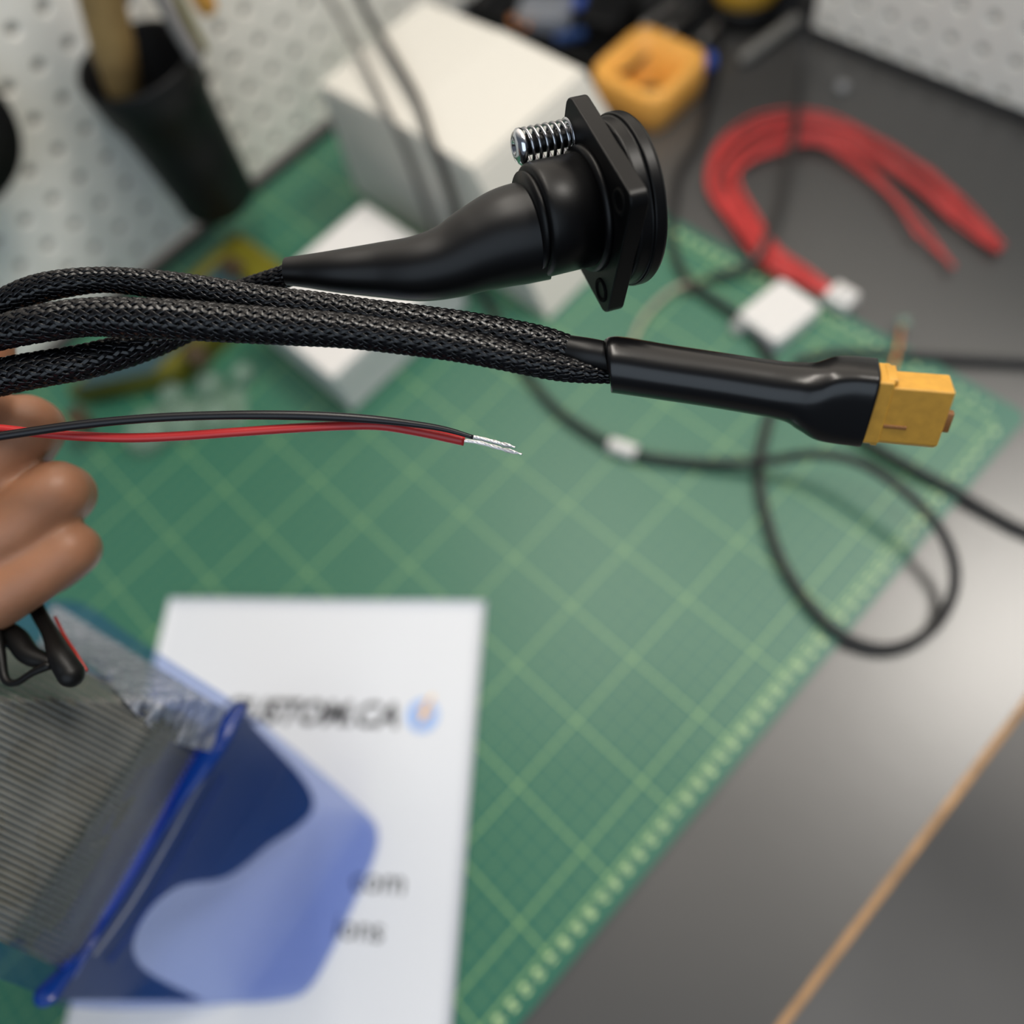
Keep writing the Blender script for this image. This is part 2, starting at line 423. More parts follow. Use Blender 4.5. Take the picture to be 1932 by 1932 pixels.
# ------------------------------------------------------------------ black cup on the pegboard
cup = empty('black_cup', (-.382, .1085, .046), 'black tapered tool cup hanging on the left pegboard', 'cup')
prof = [(0, .0), (0, .028), (.002, .030), (.060, .0335), (.092, .036), (.094, .0385), (.122, .0405), (.124, .0395), (.122, .038), (.04, .032), (.004, .028), (.004, 0)]
mesh('cup_body', *lathe_vf((-.382, .1085, .046), (.02, 0, 1), prof, 48), m_cup, cup)
bevel(mesh('hook_plate', *box_vf(WX, WX + .012, .095, .122, .10, .16), m_cup, cup), .001)
def Xp(u, v, x): d = ray(u, v); return C + (x - C[0]) / d[0] * d
def tool(name, label, cat, c, d, prof, m, parts=()):
    e = empty(name, c, label, cat)
    mesh('handle', *lathe_vf(c, d, prof, 20), m, e)
    for nm, pr, mm in parts: mesh(nm, *lathe_vf(c, d, pr, 20), mm, e)
    return e
tool('brush', 'thick tan wooden handle leaning in the black cup', 'brush', Xp(228, 150, -.380), Xp(190, -10, -.376) - Xp(228, 150, -.380),
     [(-.022, .004), (-.018, .0100), (.02, .0140), (.10, .0145), (.13, .012), (.135, 0)], mat('tan_wood', (.30, .19, .07), .5, noise_amt=.3, nscale=30))
tw = empty('tweezers', (-.36, .128, .052), 'grey steel tweezers hooked on the rim of the black cup', 'tweezers')
m_tw = mat('satin_steel', (.24, .22, .21), .45)
mesh('arm', *tube_vf([Xp(368, 104, -.336), Xp(335, 50, -.338), Xp(290, -30, -.340)], .0052, 12, 10, cap='round'), m_tw, tw)
mesh('arm', *tube_vf([Xp(384, 92, -.338), Xp(352, 30, -.340), Xp(325, -30, -.342)], .0028, 12, 10, cap='round'), m_olive, tw)
ok = empty('screwdriver', (-.40, .15, .18), 'orange tipped tool hanging on the left pegboard above the black cup', 'screwdriver')
hc = C + (-.395 - C[0]) / ray(388, 8)[0] * ray(388, 8)
mesh('handle', *lathe_vf(hc, (0.1, 0, 1), [(-.006, .0), (-.005, .006), (.0, .008), (.03, .008), (.035, .006)], 18), m_orange, ok)
mesh('shaft', *lathe_vf(hc, (.1, 0, 1), [(.033, .003), (.09, .003)], 10), m_olive, ok)
mesh('hook', *tube_vf([hc + (0, 0, .02), (WX, hc[1], hc[2] + .02)], .002, 6, 8), m_steel, ok)
# black round spool at the far left
h = C + (-.39 - C[0]) / ray(-112, 265)[0] * ray(-112, 265)
bs = empty('cable_spool', h, 'black round spool hanging at the left edge of the pegboard', 'spool')
mesh('flange', *lathe_vf((WX + .001, h[1], h[2]), (1, 0, 0), [(0, .046), (.004, .047), (.006, .044), (.006, .02)], 48), m_cup, bs)
mesh('flange', *lathe_vf((WX + .03, h[1], h[2]), (1, 0, 0), [(0, .02), (0, .044), (.002, .047), (.006, .046), (.006, .0)], 48), m_cup, bs)
mesh('hub', *lathe_vf((WX + .005, h[1], h[2]), (1, 0, 0), [(0, .033), (.026, .033)], 40), m_rubber, bs)

# ------------------------------------------------------------------ dark tray and bits behind
zt0 = -.003
tr = empty('black_tray', (-.33, .47, zt0), 'black shallow parts tray behind the white carton', 'tray')
V = []; Fs = []
for w, hh, z in ((.20, .10, zt0), (.22, .12, .018), (.214, .114, .018), (.196, .096, .001)):
    V += [(-.335 + x, .475 + y, z) for x, y in rrect(w, hh, .012, 4)]
K = 20
for i in range(3):
    for j in range(K): Fs.append((i * K + j, i * K + (j + 1) % K, (i + 1) * K + (j + 1) % K, (i + 1) * K + j))
Fs += [tuple(range(K - 1, -1, -1)), tuple(3 * K + j for j in range(K))]
mesh('tray_body', V, Fs, m_cup, tr)
def bit(name, label, cat, u, v, z, size, m, rot=0, kind='cyl'):
    p = P(u, v, z)
    if kind == 'cyl':
        o = mesh(name, *lathe_vf((p[0], p[1], z), (math.cos(rot), math.sin(rot), .05), [(-size[1], 0), (-size[1], size[0]), (-size[1] * .8, size[0] * 1.05), (size[1] * .8, size[0] * 1.05), (size[1], size[0]), (size[1], 0)], 16), m)
    elif kind == 'ring':
        o = mesh(name, *tube_vf([(p[0] + size[1] * math.cos(a), p[1] + size[1] * math.sin(a), z + .003 * math.sin(2 * a)) for a in np.linspace(0, 6.1, 14)], size[0], 40, 8), m)
    else:
        ex = np.array((math.cos(rot), math.sin(rot), 0)); ey = np.array((-math.sin(rot), math.cos(rot), 0))
        o = mesh(name, *prism_vf(rrect(size[0], size[1], min(size[:2]) * .2, 3), (p[0], p[1], z), ex, ey, Z, -size[2] / 2, size[2] / 2), m); bevel(o, min(size) * .1)
    return tag(o, label, cat)
bit('copper_coil', 'small copper coil in the black tray behind the white carton', 'coil', 985, 40, .012, (.0035, .009), m_copper, kind='ring')
bit('clear_bag', 'crumpled clear bag of parts in the black tray', 'bag', 1030, 25, .012, (.05, .035, .014), m_crinkle, .5, 'box')
bit('blue_capacitor', 'blue round component in the black tray near the top edge', 'component', 1085, 8, .012, (.006, .010), m_blue, .7)
bit('blue_clip', 'dark blue clip lying at the front of the black tray', 'clip', 1075, 68, .008, (.028, .008, .006), mat('dim_blue', (.02, .06, .2), .5), .9, 'box')
bit('blue_button', 'bright blue round push button beside the orange holder', 'button', 1330, 118, .005, (.0075, .008), m_blue, .9)
bit('black_block', 'black plastic block between the tray and the orange holder', 'block', 1150, 30, .010, (.04, .05, .024), m_cup, .2, 'box')
for k, (u0, v0, u1, v1, r) in enumerate(((1215, 50, 1300, -10, .0045), (1265, 62, 1330, 10, .005), (1330, 70, 1372, 25, .0035))):
    a = P(u0, v0, .003); b = P(u1, v1, .006)
    tag(mesh('grey_rod', *tube_vf([a, (a + b) / 2, b], r, 10, 10, cap='round'), m_steel),
        ['thin grey metal rod lying behind the orange holder, nearest the black block', 'thicker grey metal rod lying just behind the orange holder', 'short grey metal rod right of the orange holder'][k], 'rod', 'grey rods behind the orange holder')
a = P(1405, 108, .003); b = P(1500, 38, .006)
mesh_o = tag(mesh('steel_pen', *tube_vf([a, (a + b) / 2, b], .0052, 10, 14, cap='round'), mat('dull_steel', (.22, .21, .19), .45)), 'dull grey metal pen lying in front of the round yellow tin', 'pen')
yt = empty('yellow_tin', P(1425, -5, 0), 'round yellow tin on a black base at the top edge', 'tin')
yc = P(1422, 5, 0); 
mesh('black_base', *lathe_vf((yc[0], yc[1] - .012, -.003), (0, 0, 1), [(0, 0), (0, .030), (.018, .031), (.020, .029), (.02, 0)], 40), m_cup, yt)
mesh('yellow_top', *lathe_vf((yc[0], yc[1] - .012, .017), (0, 0, 1), [(0, .027), (.003, .029), (.016, .028), (.019, .024), (.0195, 0)], 40), mat('yellow_lid', (.42, .24, .02), .45), yt)
bit('white_crumb', 'small pale blob on the grey bench near the back pegboard', 'crumb', 1590, 165, -.001, (.004, .004), mat('crumb', (.3, .3, .3), .6), 0)

# ------------------------------------------------------------------ cables lying on the bench
def Yp(u, v, y): d = ray(u, v); return C + (y - C[1]) / d[1] * d
def cable(name, label, pts, r, m, n=160, seg=12, cat='cable', parent=None):
    p = [Yp(u, v, z[1]) if isinstance(z, tuple) else P(u, v, z) for u, v, z in pts]
    o = mesh(name, *tube_vf(p, r, n, seg, cap='round'), m, parent)
    if parent is None: tag(o, label, cat)
    return o
ctz = zt + .0066
lc = empty('looped_cable', P(1650, 1220, 0), 'long black cable making a round loop over the right edge of the mat', 'cable')
cable('cord', None, [(655, -60, .135), (690, 20, ctz + .002), (735, 95, ctz), (785, 185, ctz + .0005), (812, 262, ctz + .001), (828, 302, ('y', .2025)), (843, 345, ('y', .1995)), (858, 395, ('y', .1985)), (872, 450, ('y', .196)), (890, 510, .0065), (905, 545, .0050), (935, 600, .0043),
      (990, 700, .0043), (1065, 785, .0043), (1180, 850, .0052), (1300, 872, .0046), (1430, 872, .012), (1530, 858, .024), (1620, 872, .03), (1710, 930, .03),
      (1780, 1010, .024), (1802, 1095, .014), (1770, 1175, .006), (1705, 1218, .0022), (1635, 1218, .0022), (1555, 1172, .0043), (1480, 1070, .0043), (1442, 960, .0043), (1432, 880, .0043),
      (1448, 800, .0043), (1468, 725, .0043), (1440, 655, .0043), (1385, 592, .0043), (1300, 530, .0043), (1268, 455, .0046), (1272, 380, .0050), (1284, 320, .0030), (1318, 262, .0022), (1346, 150, .0022), (1356, 60, .0022), (1350, -40, .02)], .0031, m_rubber, 420, 14, parent=lc)
a = P(1150, 838, .0053); b = P(1215, 860, .0053); d = (b - a) / np.linalg.norm(b - a)
tag(mesh('cable_label', *lathe_vf(a, d, [(0, 0), (0, .0044), (.001, .0049), (.018, .0049), (.019, .0044), (.019, 0)], 20), m_white, lc), 'white wrap label on the cable')
cable('grey_cable', 'thin grey cable draped over the left of the white carton', [(585, -60, .14), (622, 0, ctz + .001), (668, 80, ctz - .001), (705, 155, ctz - .001), (728, 206, ctz + .0005), (746, 240, ('y', .203)), (775, 310, ('y', .2005)), (800, 380, ('y', .1995)), (822, 440, ('y', .195)), (850, 500, .0036), (880, 545, .0036)], .0022, m_greyc, 120)
cable('hanging_cable', 'dark grey cable running from the back pegboard across the red wires', [(1515, -60, .11), (1520, 20, .05), (1512, 110, .018), (1502, 210, .013), (1497, 260, .013), (1480, 360, .010), (1450, 440, .015), (1425, 488, .014), (1380, 512, .008), (1345, 522, .004)], .0029, mat('charcoal_rubber', (.032, .031, .03), .45), 140)
cable('beige_wire', 'short beige wire on the mat between the flange connector and white plug', [(1310, 530, .004), (1262, 552, .004), (1215, 600, .003), (1190, 655, .003), (1170, 700, .003)], .0016, m_beige, 40, cat='wire')
cable('brown_wire', 'short brown wire end beside the white plug on the mat', [(1478, 545, .004), (1440, 510, .004), (1400, 505, .003), (1340, 525, .003), (1290, 555, .003)], .0015, m_brown, 40, cat='wire')
cable('right_cable', 'black cable leaving the frame on the right just above the yellow connector', [(1505, 682, .0036), (1570, 668, .003), (1660, 668, .002), (1760, 674, .002), (1932, 684, .001), (2080, 694, .001)], .0030, m_rubber, 100)
cable('lower_cable', 'black cable leaving the frame on the right below the yellow connector', [(1530, 745, .006), (1575, 787, .006), (1640, 836, .006), (1720, 882, .006), (1800, 925, .003), (1870, 968, .001), (1932, 1000, .001), (2060, 1050, .001)], .0030, m_rubber, 100)
o = cable('jumper', 'small orange wire stub with a clear end near the mat corner', [(1700, 618, .004), (1696, 650, .004), (1685, 690, .003), (1668, 730, .003)], .0012, m_copper, 30, cat='wire')
tag(mesh('clear_bead', *lathe_vf(P(1704, 612, .002), (0, 0, 1), [(0, 0), (0, .004), (.003, .005), (.006, .003), (.0065, 0)], 16), m_clear), 'tiny clear plastic bead at the tip of the orange wire stub', 'bead')

# white plug blocks
wp = empty('white_plug', P(1470, 595, 0), 'white block plug lying on the top edge of the mat', 'plug')
p0 = P(1402, 580, .013); p1 = P(1455, 658, .013); p2 = P(1545, 580, .013); p3 = P(1480, 520, .013)
cc = (p0 + p1 + p2 + p3) / 4; ex = (p2 - p1) + (p3 - p0); ex[2] = 0; w = np.linalg.norm(ex) / 2; ex /= np.linalg.norm(ex); ey = np.cross(Z, ex)
hh = abs(((p0 - p1) @ ey + (p3 - p2) @ ey) / 2)
bevel(mesh('plug_body', *prism_vf(rrect(w, hh, .003, 3), (cc[0], cc[1], 0), ex, ey, Z, .0, .013), m_white, wp), .002)
for k in (-1, 0, 1):
    bevel(mesh('rib', *prism_vf(rrect(w * .8, .003, .001, 2), (cc[0], cc[1], 0) + ey * k * hh * .27, ex, ey, Z, .0125, .0142), m_white, wp), .0005)
tag(mesh('plastic_nub', *lathe_vf(P(1392, 622, 0), (0, 0, 1), [(0, 0), (0, .0055), (.004, .006), (.007, .004), (.0075, 0)], 20), film('milky', (.8, .8, .8), (.7, .7, .68), .5)), 'small milky round nub beside the white plug', 'nub')

# red wire bundle
rb = empty('red_wire_bundle', P(1580, 560, 0), 'curved bundle of red wires with a white connector on the bench', 'wire bundle')
base = [(1570, 553, 8), (1515, 522, 14), (1455, 480, 20), (1400, 415, 26), (1362, 345, 34), (1385, 290, 38), (1450, 252, 36), (1545, 245, 30), (1650, 285, 30), (1740, 345, 32), (1810, 405, 24), (1885, 470, 14)]
for k in range(14):
    ph = (k + .5) / 14 * 2 - 1
    pts = []
    for i, (u, v, w) in enumerate(base):
        a = base[max(i - 1, 0)]; b = base[min(i + 1, len(base) - 1)]
        dx, dy = b[0] - a[0], b[1] - a[1]; l = math.hypot(dx, dy)
        off = ph * w + random.uniform(-.25, .25) * w * (i > 0)
        uu, vv = u - dy / l * off, v + dx / l * off
        off *= .8
        if k >= 11 and i >= 8: uu -= (i - 7) * 20; vv += (i - 7) * 6
        pts.append(P(uu, vv, (.006 if i < 3 else .001) + random.uniform(0, .004)))
    if k % 4 == 1: pts = pts[:-1]
    mesh('wire', *tube_vf(pts, .00125, 90, 8, cap='round'), m_redb, rb)
a = P(1562, 548, .006); b = P(1612, 578, .006); d = (b - a) / np.linalg.norm(b - a)
sd = np.cross(Z, d)
bevel(mesh('connector', *prism_vf(rrect(.016, .010, .0015, 3), (a + b) / 2 + (0, 0, 0), sd, Z, d, -.009, .009), m_white, rb), .0006)
mesh('latch', *prism_vf(rrect(.007, .003, .001, 2), (a + b) / 2 + (0, 0, .006), sd, Z, d, -.005, .006), m_white, rb)

# ------------------------------------------------------------------ olive case and clear blisters left of the small box
oc = empty('olive_case', (-.325, .01, 0), 'olive rimmed plastic case with slate lid behind the braided cables', 'case')
a = np.array((-.356, -.082, 0)); b = np.array((-.302, -.016, 0)); c2 = np.array((-.302, .105, 0)); d2 = np.array((-.372, .103, 0))
quad = [a, b, c2, d2]; cen = sum(quad) / 4
def ringq(s, z): return [cen + (q - cen) * s + (0, 0, z) for q in quad]
rr = [ringq(1, 0), ringq(1.03, .016), ringq(1.0, .022), ringq(.66, .022), ringq(.64, .016)]
V = [p for r_ in rr for p in r_]; Fs = [(i * 4 + j, i * 4 + (j + 1) % 4, i * 4 + 4 + (j + 1) % 4, i * 4 + 4 + j) for i in range(4) for j in range(4)] + [(3, 2, 1, 0), (16, 17, 18, 19)]
bevel(mesh('olive_rim', V, Fs, m_olive, oc), .003)
rr = [ringq(.62, .016), ringq(.61, .020)]
V = [p for r_ in rr for p in r_]
bevel(mesh('slate_lid', V, [(0, 1, 5, 4), (1, 2, 6, 5), (2, 3, 7, 6), (3, 0, 4, 7), (3, 2, 1, 0), (4, 5, 6, 7)], m_slate, oc), .001)
f0 = a + (b - a) * .12; f1 = a + (b - a) * .86; up_ = (d2 - a) * .30
fq = [f0 - (d2 - a) * .012, f1 - (c2 - b) * .012, f1 + up_ * .8, f0 + up_ * .8]
V = [np.array((p[0], p[1], .0212)) for p in fq] + [np.array((p[0], p[1], .0245)) for p in fq]
bevel(mesh('front_panel', V, [(0, 1, 5, 4), (1, 2, 6, 5), (2, 3, 7, 6), (3, 0, 4, 7), (3, 2, 1, 0), (4, 5, 6, 7)], m_slate, oc), .001)
for u, v in ((440, 505), (372, 672), (150, 792)):
    p = P(u, v, .022)
    bevel(mesh('latch', *box_vf(p[0] - .010, p[0] + .010, p[1] - .007, p[1] + .007, .016, .027), m_brown, oc), .002)
bp = empty('blister_pack', P(300, 760, 0), 'clear plastic blister pack with rounded bubbles in front of the olive case', 'blister pack')
def dome(u, v, r, hgt):
    p = P(u, v, 0)
    return lathe_vf((p[0], p[1], .0005), (0, 0, 1), [(0, r), (hgt * .4, r * .97), (hgt * .75, r * .82), (hgt * .93, r * .55), (hgt, r * .2), (hgt, 0)], 28)
for u, v, r, hh in ((330, 752, .011, .012), (285, 822, .019, .016), (402, 735, .012, .014), (412, 790, .013, .012), (350, 800, .016, .013), (462, 712, .010, .012)):
    mesh('bubble', *dome(u, v, r, hh), m_clear, bp)
p = P(372, 785, 0)
bevel(mesh('backing_sheet', *prism_vf(rrect(.080, .036, .008, 4), (p[0], p[1], 0), np.array((.62, .78, 0)), np.array((-.78, .62, 0)), Z, .0003, .0009), m_clear, bp), .0002)

# ------------------------------------------------------------------ printed paper
TL = P(320, 1128, .004); TR = P(915, 1130, .004)
e1 = TR - TL; pw = np.linalg.norm(e1); e1 /= pw; e2 = np.array((e1[1], -e1[0], 0)); ph_ = .279
pa = empty('printed_paper', TL, 'white printed sheet with a logo lying on the mat under the blue bag', 'paper')
def pz(s, t): return .0022 + .0016 * math.cos(s * 3) * max(0, 1 - t * 4) + .0004 * math.sin(9 * s + 5 * t)
def pp(s, t, dz=0): q = TL + e1 * s * pw + e2 * t * ph_; return np.array((q[0], q[1], pz(s, t) + dz))
n1, n2 = 30, 34; V = []; Fs = []
for lay in (0, .00025):
    for j in range(n2):
        for i in range(n1): V.append(pp(i / (n1 - 1), j / (n2 - 1), lay))
N = n1 * n2
for j in range(n2 - 1):
    for i in range(n1 - 1):
        q = j * n1 + i
        Fs.append((q, q + n1, q + n1 + 1, q + 1)[::-1]); Fs.append((N + q, N + q + 1, N + q + n1 + 1, N + q + n1)[::-1])
for i in range(n1 - 1):
    Fs.append((i, i + 1, N + i + 1, N + i)); q = (n2 - 1) * n1 + i; Fs.append((q, N + q, N + q + 1, q + 1))
for j in range(n2 - 1):
    q = j * n1; Fs.append((q, N + q, N + q + n1, q + n1)); q += n1 - 1; Fs.append((q, q + n1, N + q + n1, N + q))
mesh('sheet', V, Fs, m_paper, pa)
def on_paper(u, v, dz=.0006):
    q = P(u, v, .003); d = q - TL; s = d @ e1 / pw; t = d @ e2 / ph_
    return pp(s, t, dz)
up2 = -e2
tb = P(742, 1372, .003) - P(480, 1362, .003); tb[2] = 0; tb /= np.linalg.norm(tb); tu = np.cross(Z, tb)
bl = on_paper(748, 1372)
mesh('logo_lettering', *text_vf('CUSTOM.CA', .0205, bl, tb, tu, Z, shear=.25, bold=.028), m_ink, pa, smooth=False)
lc_ = on_paper(797, 1350)
mesh('logo_disc', *lathe_vf(lc_ - (0, 0, .0003), (0, 0, 1), [(0, 0), (0, .0100), (.0004, .0100), (.0004, 0)], 40), m_lblue, pa, smooth=False)
bz = [(.004, .012), (-.003, .0005), (.0005, .0005), (-.003, -.007), (.006, .003), (.002, .003), (.0062, .012)]
mesh('logo_bolt', *prism_vf(bz, lc_, tb, tu, Z, .0002, .0005), m_bolt, pa, smooth=False)
mesh('lettering', *text_vf('com', .0185, on_paper(764, 1688), tb, tu, Z, bold=.004), m_ink, pa, smooth=False)
mesh('lettering', *text_vf('ions', .0175, on_paper(722, 1778), tb, tu, Z, bold=.004), m_ink, pa, smooth=False)

# ------------------------------------------------------------------ blue bag
bag = empty('blue_plastic_bag', P(300, 1600, 0), 'translucent blue plastic bag of wrapped parts lying over the paper', 'bag')
out_px = [(95, 1130), (160, 1140), (235, 1190), (330, 1252), (440, 1322), (520, 1385), (600, 1452), (690, 1532), (713, 1568), (705, 1620), (665, 1710), (625, 1795), (580, 1868), (520, 1888), (420, 1894), (330, 1902), (200, 1905), (100, 1895), (55, 1868), (-80, 1800), (-230, 1600), (-170, 1300), (0, 1140)]
def bz_(u, v):
    """height of the bag: lying on the sheet at its right tip, rising towards the fist"""
    Dn = (u - 455) * .83 + (v - 1335) * .56
    return float(np.interp(Dn, [-700, -380, -120, 0, 130, 300], [.285, .272, .240, .185, .075, .006])) - .11 * max(0., min(1.2, (1320 - v) / 170.))
def B(u, v, dz=0.0): return P(u, v, bz_(u, v) + dz)
def wr_(u, v): return .0028 * noise.noise(Vector((u / 60, v / 60, 1))) + .0012 * noise.noise(Vector((u / 18, v / 22, 5)))
op = np.array(out_px + [out_px[0]], float); op = np.c_[op, np.zeros(len(op))]; oo, _ = spline(op, 161); oo = oo[:-1, :2]; cen = np.array((300., 1590.))
V = []; Fs = []; n = len(oo); RG = 30
for lay in (1, -1):
    for r_ in range(1, RG + 1):
        s = r_ / RG
        for j in range(n):
            u, v = cen + (oo[j] - cen) * s
            puff = (1 - s ** 2.5) ** .7
            V.append(B(u, v, (.004 * puff + wr_(u, v) * min(1, (1 - s) * 8)) if lay > 0 else -.010 * puff * min(1, bz_(u, v) / .05)))
    V.append(B(cen[0], cen[1], .004 if lay > 0 else -.010))
half = RG * n + 1
for L_ in (0, 1):
    o_ = L_ * half
    for j in range(n):
        k = (j + 1) % n; f = (o_ + half - 1, o_ + j, o_ + k); Fs.append(f if L_ == 0 else f[::-1])
        for r_ in range(RG - 1):
            f = (o_ + r_ * n + j, o_ + (r_ + 1) * n + j, o_ + (r_ + 1) * n + k, o_ + r_ * n + k); Fs.append(f if L_ == 0 else f[::-1])
for j in range(n):
    k = (j + 1) % n; a_ = (RG - 1) * n
    Fs.append((a_ + j, a_ + k, half + a_ + k, half + a_ + j)[::-1])
mesh('film', V, Fs, m_film, bag)
def sheet(name, cu, cv, nu_, nv_, f, m, label, thick=.0004):
    """grid sheet with thickness; f(i/nu, j/nv) -> point"""
    V = [f(i / (nu_ - 1), j / (nv_ - 1)) for i in range(nu_) for j in range(nv_)]
    nv0 = len(V); V += [(p[0], p[1], p[2] - thick) for p in V]; Fs = []
    for i in range(nu_ - 1):
        for j in range(nv_ - 1):
            q = i * nv_ + j; Fs.append((q, q + 1, q + nv_ + 1, q + nv_)); Fs.append((nv0 + q, nv0 + q + nv_, nv0 + q + nv_ + 1, nv0 + q + 1))
    for i in range(nu_ - 1):
        for j in (0, nv_ - 1): q = i * nv_ + j; Fs.append((q, q + nv_, nv0 + q + nv_, nv0 + q))
    for j in range(nv_ - 1):
        for i in (0, nu_ - 1): q = i * nv_ + j; Fs.append((q, q + 1, nv0 + q + 1, nv0 + q))
    o = mesh(name, V, Fs, m, bag)
    return tag(o, label) if label else o
# dark folded sheet seen through the film: left edge along the fold, right edge stepped
le = np.array([(440, 1345), (400, 1410), (345, 1500), (290, 1590), (235, 1680), (175, 1765), (115, 1840), (85, 1885)], float)
re_ = np.array([(450, 1340), (592, 1508), (500, 1600), (425, 1655), (330, 1675), (262, 1745), (262, 1820), (385, 1890)], float)
le3, _ = spline(np.c_[le, np.zeros(8)], 60); re3, _ = spline(np.c_[re_, np.zeros(8)], 60)
def fdark(a, b):
    k = min(59, a * 59); i0 = int(k); i1 = min(59, i0 + 1); t = k - i0
    l = le3[i0] * (1 - t) + le3[i1] * t; r = re3[i0] * (1 - t) + re3[i1] * t; q = l * (1 - b) + r * b
    return B(q[0], q[1], -.0022)
sheet('dark_insert', 0, 0, 70, 24, fdark, m_navy, 'dark navy sheet inside the bag')
fp = [(455, 1335), (415, 1385), (375, 1440), (335, 1510), (285, 1600), (225, 1700), (160, 1790), (90, 1875)]
def flat(i, th): return 1.0 * math.cos(th) * .45, math.sin(th) * 1.0
tag(mesh('rolled_fold', *tube_vf([B(u, v, .004) for u, v in fp], [.002, .0055, .006, .003, .0010, .0010, .0022, .0045], 90, 20, up=(0, 0, 1), cap='round', shape=flat), m_fold, bag), 'deep blue rolled fold of the bag')
for k, off in enumerate((20, 48)):
    tag(mesh('crease', *tube_vf([B(u + off, v + off * .5, .0058) for u, v in fp[2:-1]], .0007, 60, 8, cap='round'), (m_crinkle, m_fold)[k], bag), 'raised crease in the blue film')
E0, E1 = np.array((388., 1385)), np.array((128., 1835)); L0, L1 = np.array((-20., 1172)), np.array((-190., 1690))
def frib(a, t):
    q = (E0 * (1 - t) + E1 * t) * (1 - a) + (L0 * (1 - t) + L1 * t) * a
    ph = 2 * math.pi * 39 * t + .7 * math.sin(4 * a)
    if a < .03: q = q + 4 * math.sin(ph)
    z = .008 + .003 * math.sin(3 * a + 1) * math.sin(3.1 * t) + .00075 * math.sin(ph) + .0018 * noise.noise(Vector((a * 5, t * 4, 0)))
    z -= .005 * max(0, 1 - a * 9) + .005 * max(0, 1 - t * 9) + .005 * max(0, 1 - (1 - t) * 9)
    return B(q[0], q[1], z)
sheet('ribbed_wrap', 0, 0, 36, 480, frib, m_rib, 'grey ribbed clear wrap')
m_lump = mat('dark_lump', (.03, .034, .034), .5, noise_amt=.3, nscale=50)
for k, (u, v, r) in enumerate(((60, 1430, .007), (165, 1480, .0065), (115, 1575, .007), (20, 1660, .007), (-60, 1560, .009))):
    c = B(u, v, .0022)
    V, Fs = lathe_vf(c, (.5, .3, 1), [(-.004, 0), (-.004, r * .8), (0, r), (.003, r * .8), (.0045, r * .4), (.005, 0)], 24)
    tag(mesh('wrapped_part', V, Fs, m_lump, bag), 'dark part seen through the ribbed wrap')
G0, G1 = np.array((345., 1350)), np.array((75., 1800))
def flin(a, t):
    q = (G0 * (1 - t) + G1 * t) * (1 - a) + (L0 * (1 - t) + L1 * t) * a
    return B(q[0], q[1], .001 + .0015 * noise.noise(Vector((a * 6, t * 6, 4))))
sheet('grey_liner', 0, 0, 24, 24, flin, mat('liner', (.36, .35, .32), .6, noise_amt=.45, nscale=45), 'grey liner under the ribbed wrap', .001)
A0, A1 = np.array((100., 1138)), np.array((425., 1338)); wv = np.array((-28., 82))
def fcr(a, b):
    q = A0 + (A1 - A0) * a + wv * b * (1 - .25 * math.sin(a * 6.4))
    return B(q[0], q[1], .006 + .005 * noise.noise(Vector((a * 20, b * 1.6, 3))) + .003 * noise.noise(Vector((a * 54, b * 4, 9))))
sheet('crinkled_opening', 0, 0, 140, 30, fcr, m_crinkle, 'crinkled pale opening of the bag', .0003)

H0, H1 = np.array((405., 1385)), np.array((140., 1845))
def fblue(a, t):
    q = (H0 * (1 - t) + H1 * t) * (1 - a) + ((G0 - 14) * (1 - t) + (G1 - 14) * t) * a
    return B(q[0], q[1], .0012 + .0008 * noise.noise(Vector((a * 3, t * 9, 7))))
sheet('blue_liner', 0, 0, 10, 40, fblue, mat('blue_liner', (.08, .16, .80), .4, noise_amt=.3, nscale=60), 'blue strip under the edge of the ribbed wrap', .0008)

# ------------------------------------------------------------------ braided sleeves
def braid(name, pts, parent, n_str=14, pitch=.050, up=None):
    """pts: (u, v, radius px, depth)"""
    a = np.array([[*Q(u, v, d), px(r, d)] for u, v, r, d in pts])
    NR = 300
    q, L = spline(a, NR); p = q[:, :3]; rad = q[:, 3]
    T, N_, B_ = frames(p)
    s = np.linspace(0, L, NR); V = []; Fs = []
    prof = [(-.5, -.00018), (-.33, .0001), (-.17, -.00008), (0, .00012), (.17, -.00008), (.33, .0001), (.5, -.00018)]
    nv = 0
    for hand in (1, -1):
        for k in range(n_str):
            th0 = 2 * math.pi * k / n_str
            idx = 2 * s * n_str / pitch
            amp = hand * .00022 * np.cos(math.pi * idx)
            for i in range(NR):
                th = th0 + hand * 2 * math.pi * s[i] / pitch
                wang = 2 * math.pi / n_str * .62
                for f, dh in prof:
                    t = th + f * wang; r = rad[i] + amp[i] + dh
                    V.append(p[i] + r * (math.cos(t) * N_[i] + math.sin(t) * B_[i]))
            m = len(prof)
            for i in range(NR - 1):
                for j in range(m - 1):
                    b0 = nv + i * m + j; Fs.append((b0, b0 + 1, b0 + m + 1, b0 + m))
            nv += NR * m
    sl = mesh(name, V, Fs, m_braid, parent)
    mesh('cable_core', *tube_vf(p[::6], rad[::6] - .0006, 60, 16), m_core, sl)
    return sl
D = .2
xt = empty('power_cable', Q(1300, 715, D), 'braided black power cable ending in a yellow block connector', 'cable')
braid('braided_sleeve', [(-160, 625, 25, .213), (-60, 602, 25, .210), (0, 576, 25, .208), (60, 549, 25, .206), (120, 535, 24, .205), (200, 528, 22, .205), (300, 537, 25, .204), (400, 553, 28, .204), (500, 570, 29, .203), (600, 583, 30, .2025), (700, 597, 30, .202), (800, 610, 31, .202), (900, 624, 31, .202), (1000, 643, 31, .202), (1050, 655, 29, .202), (1085, 664, 24, .202)], xt)
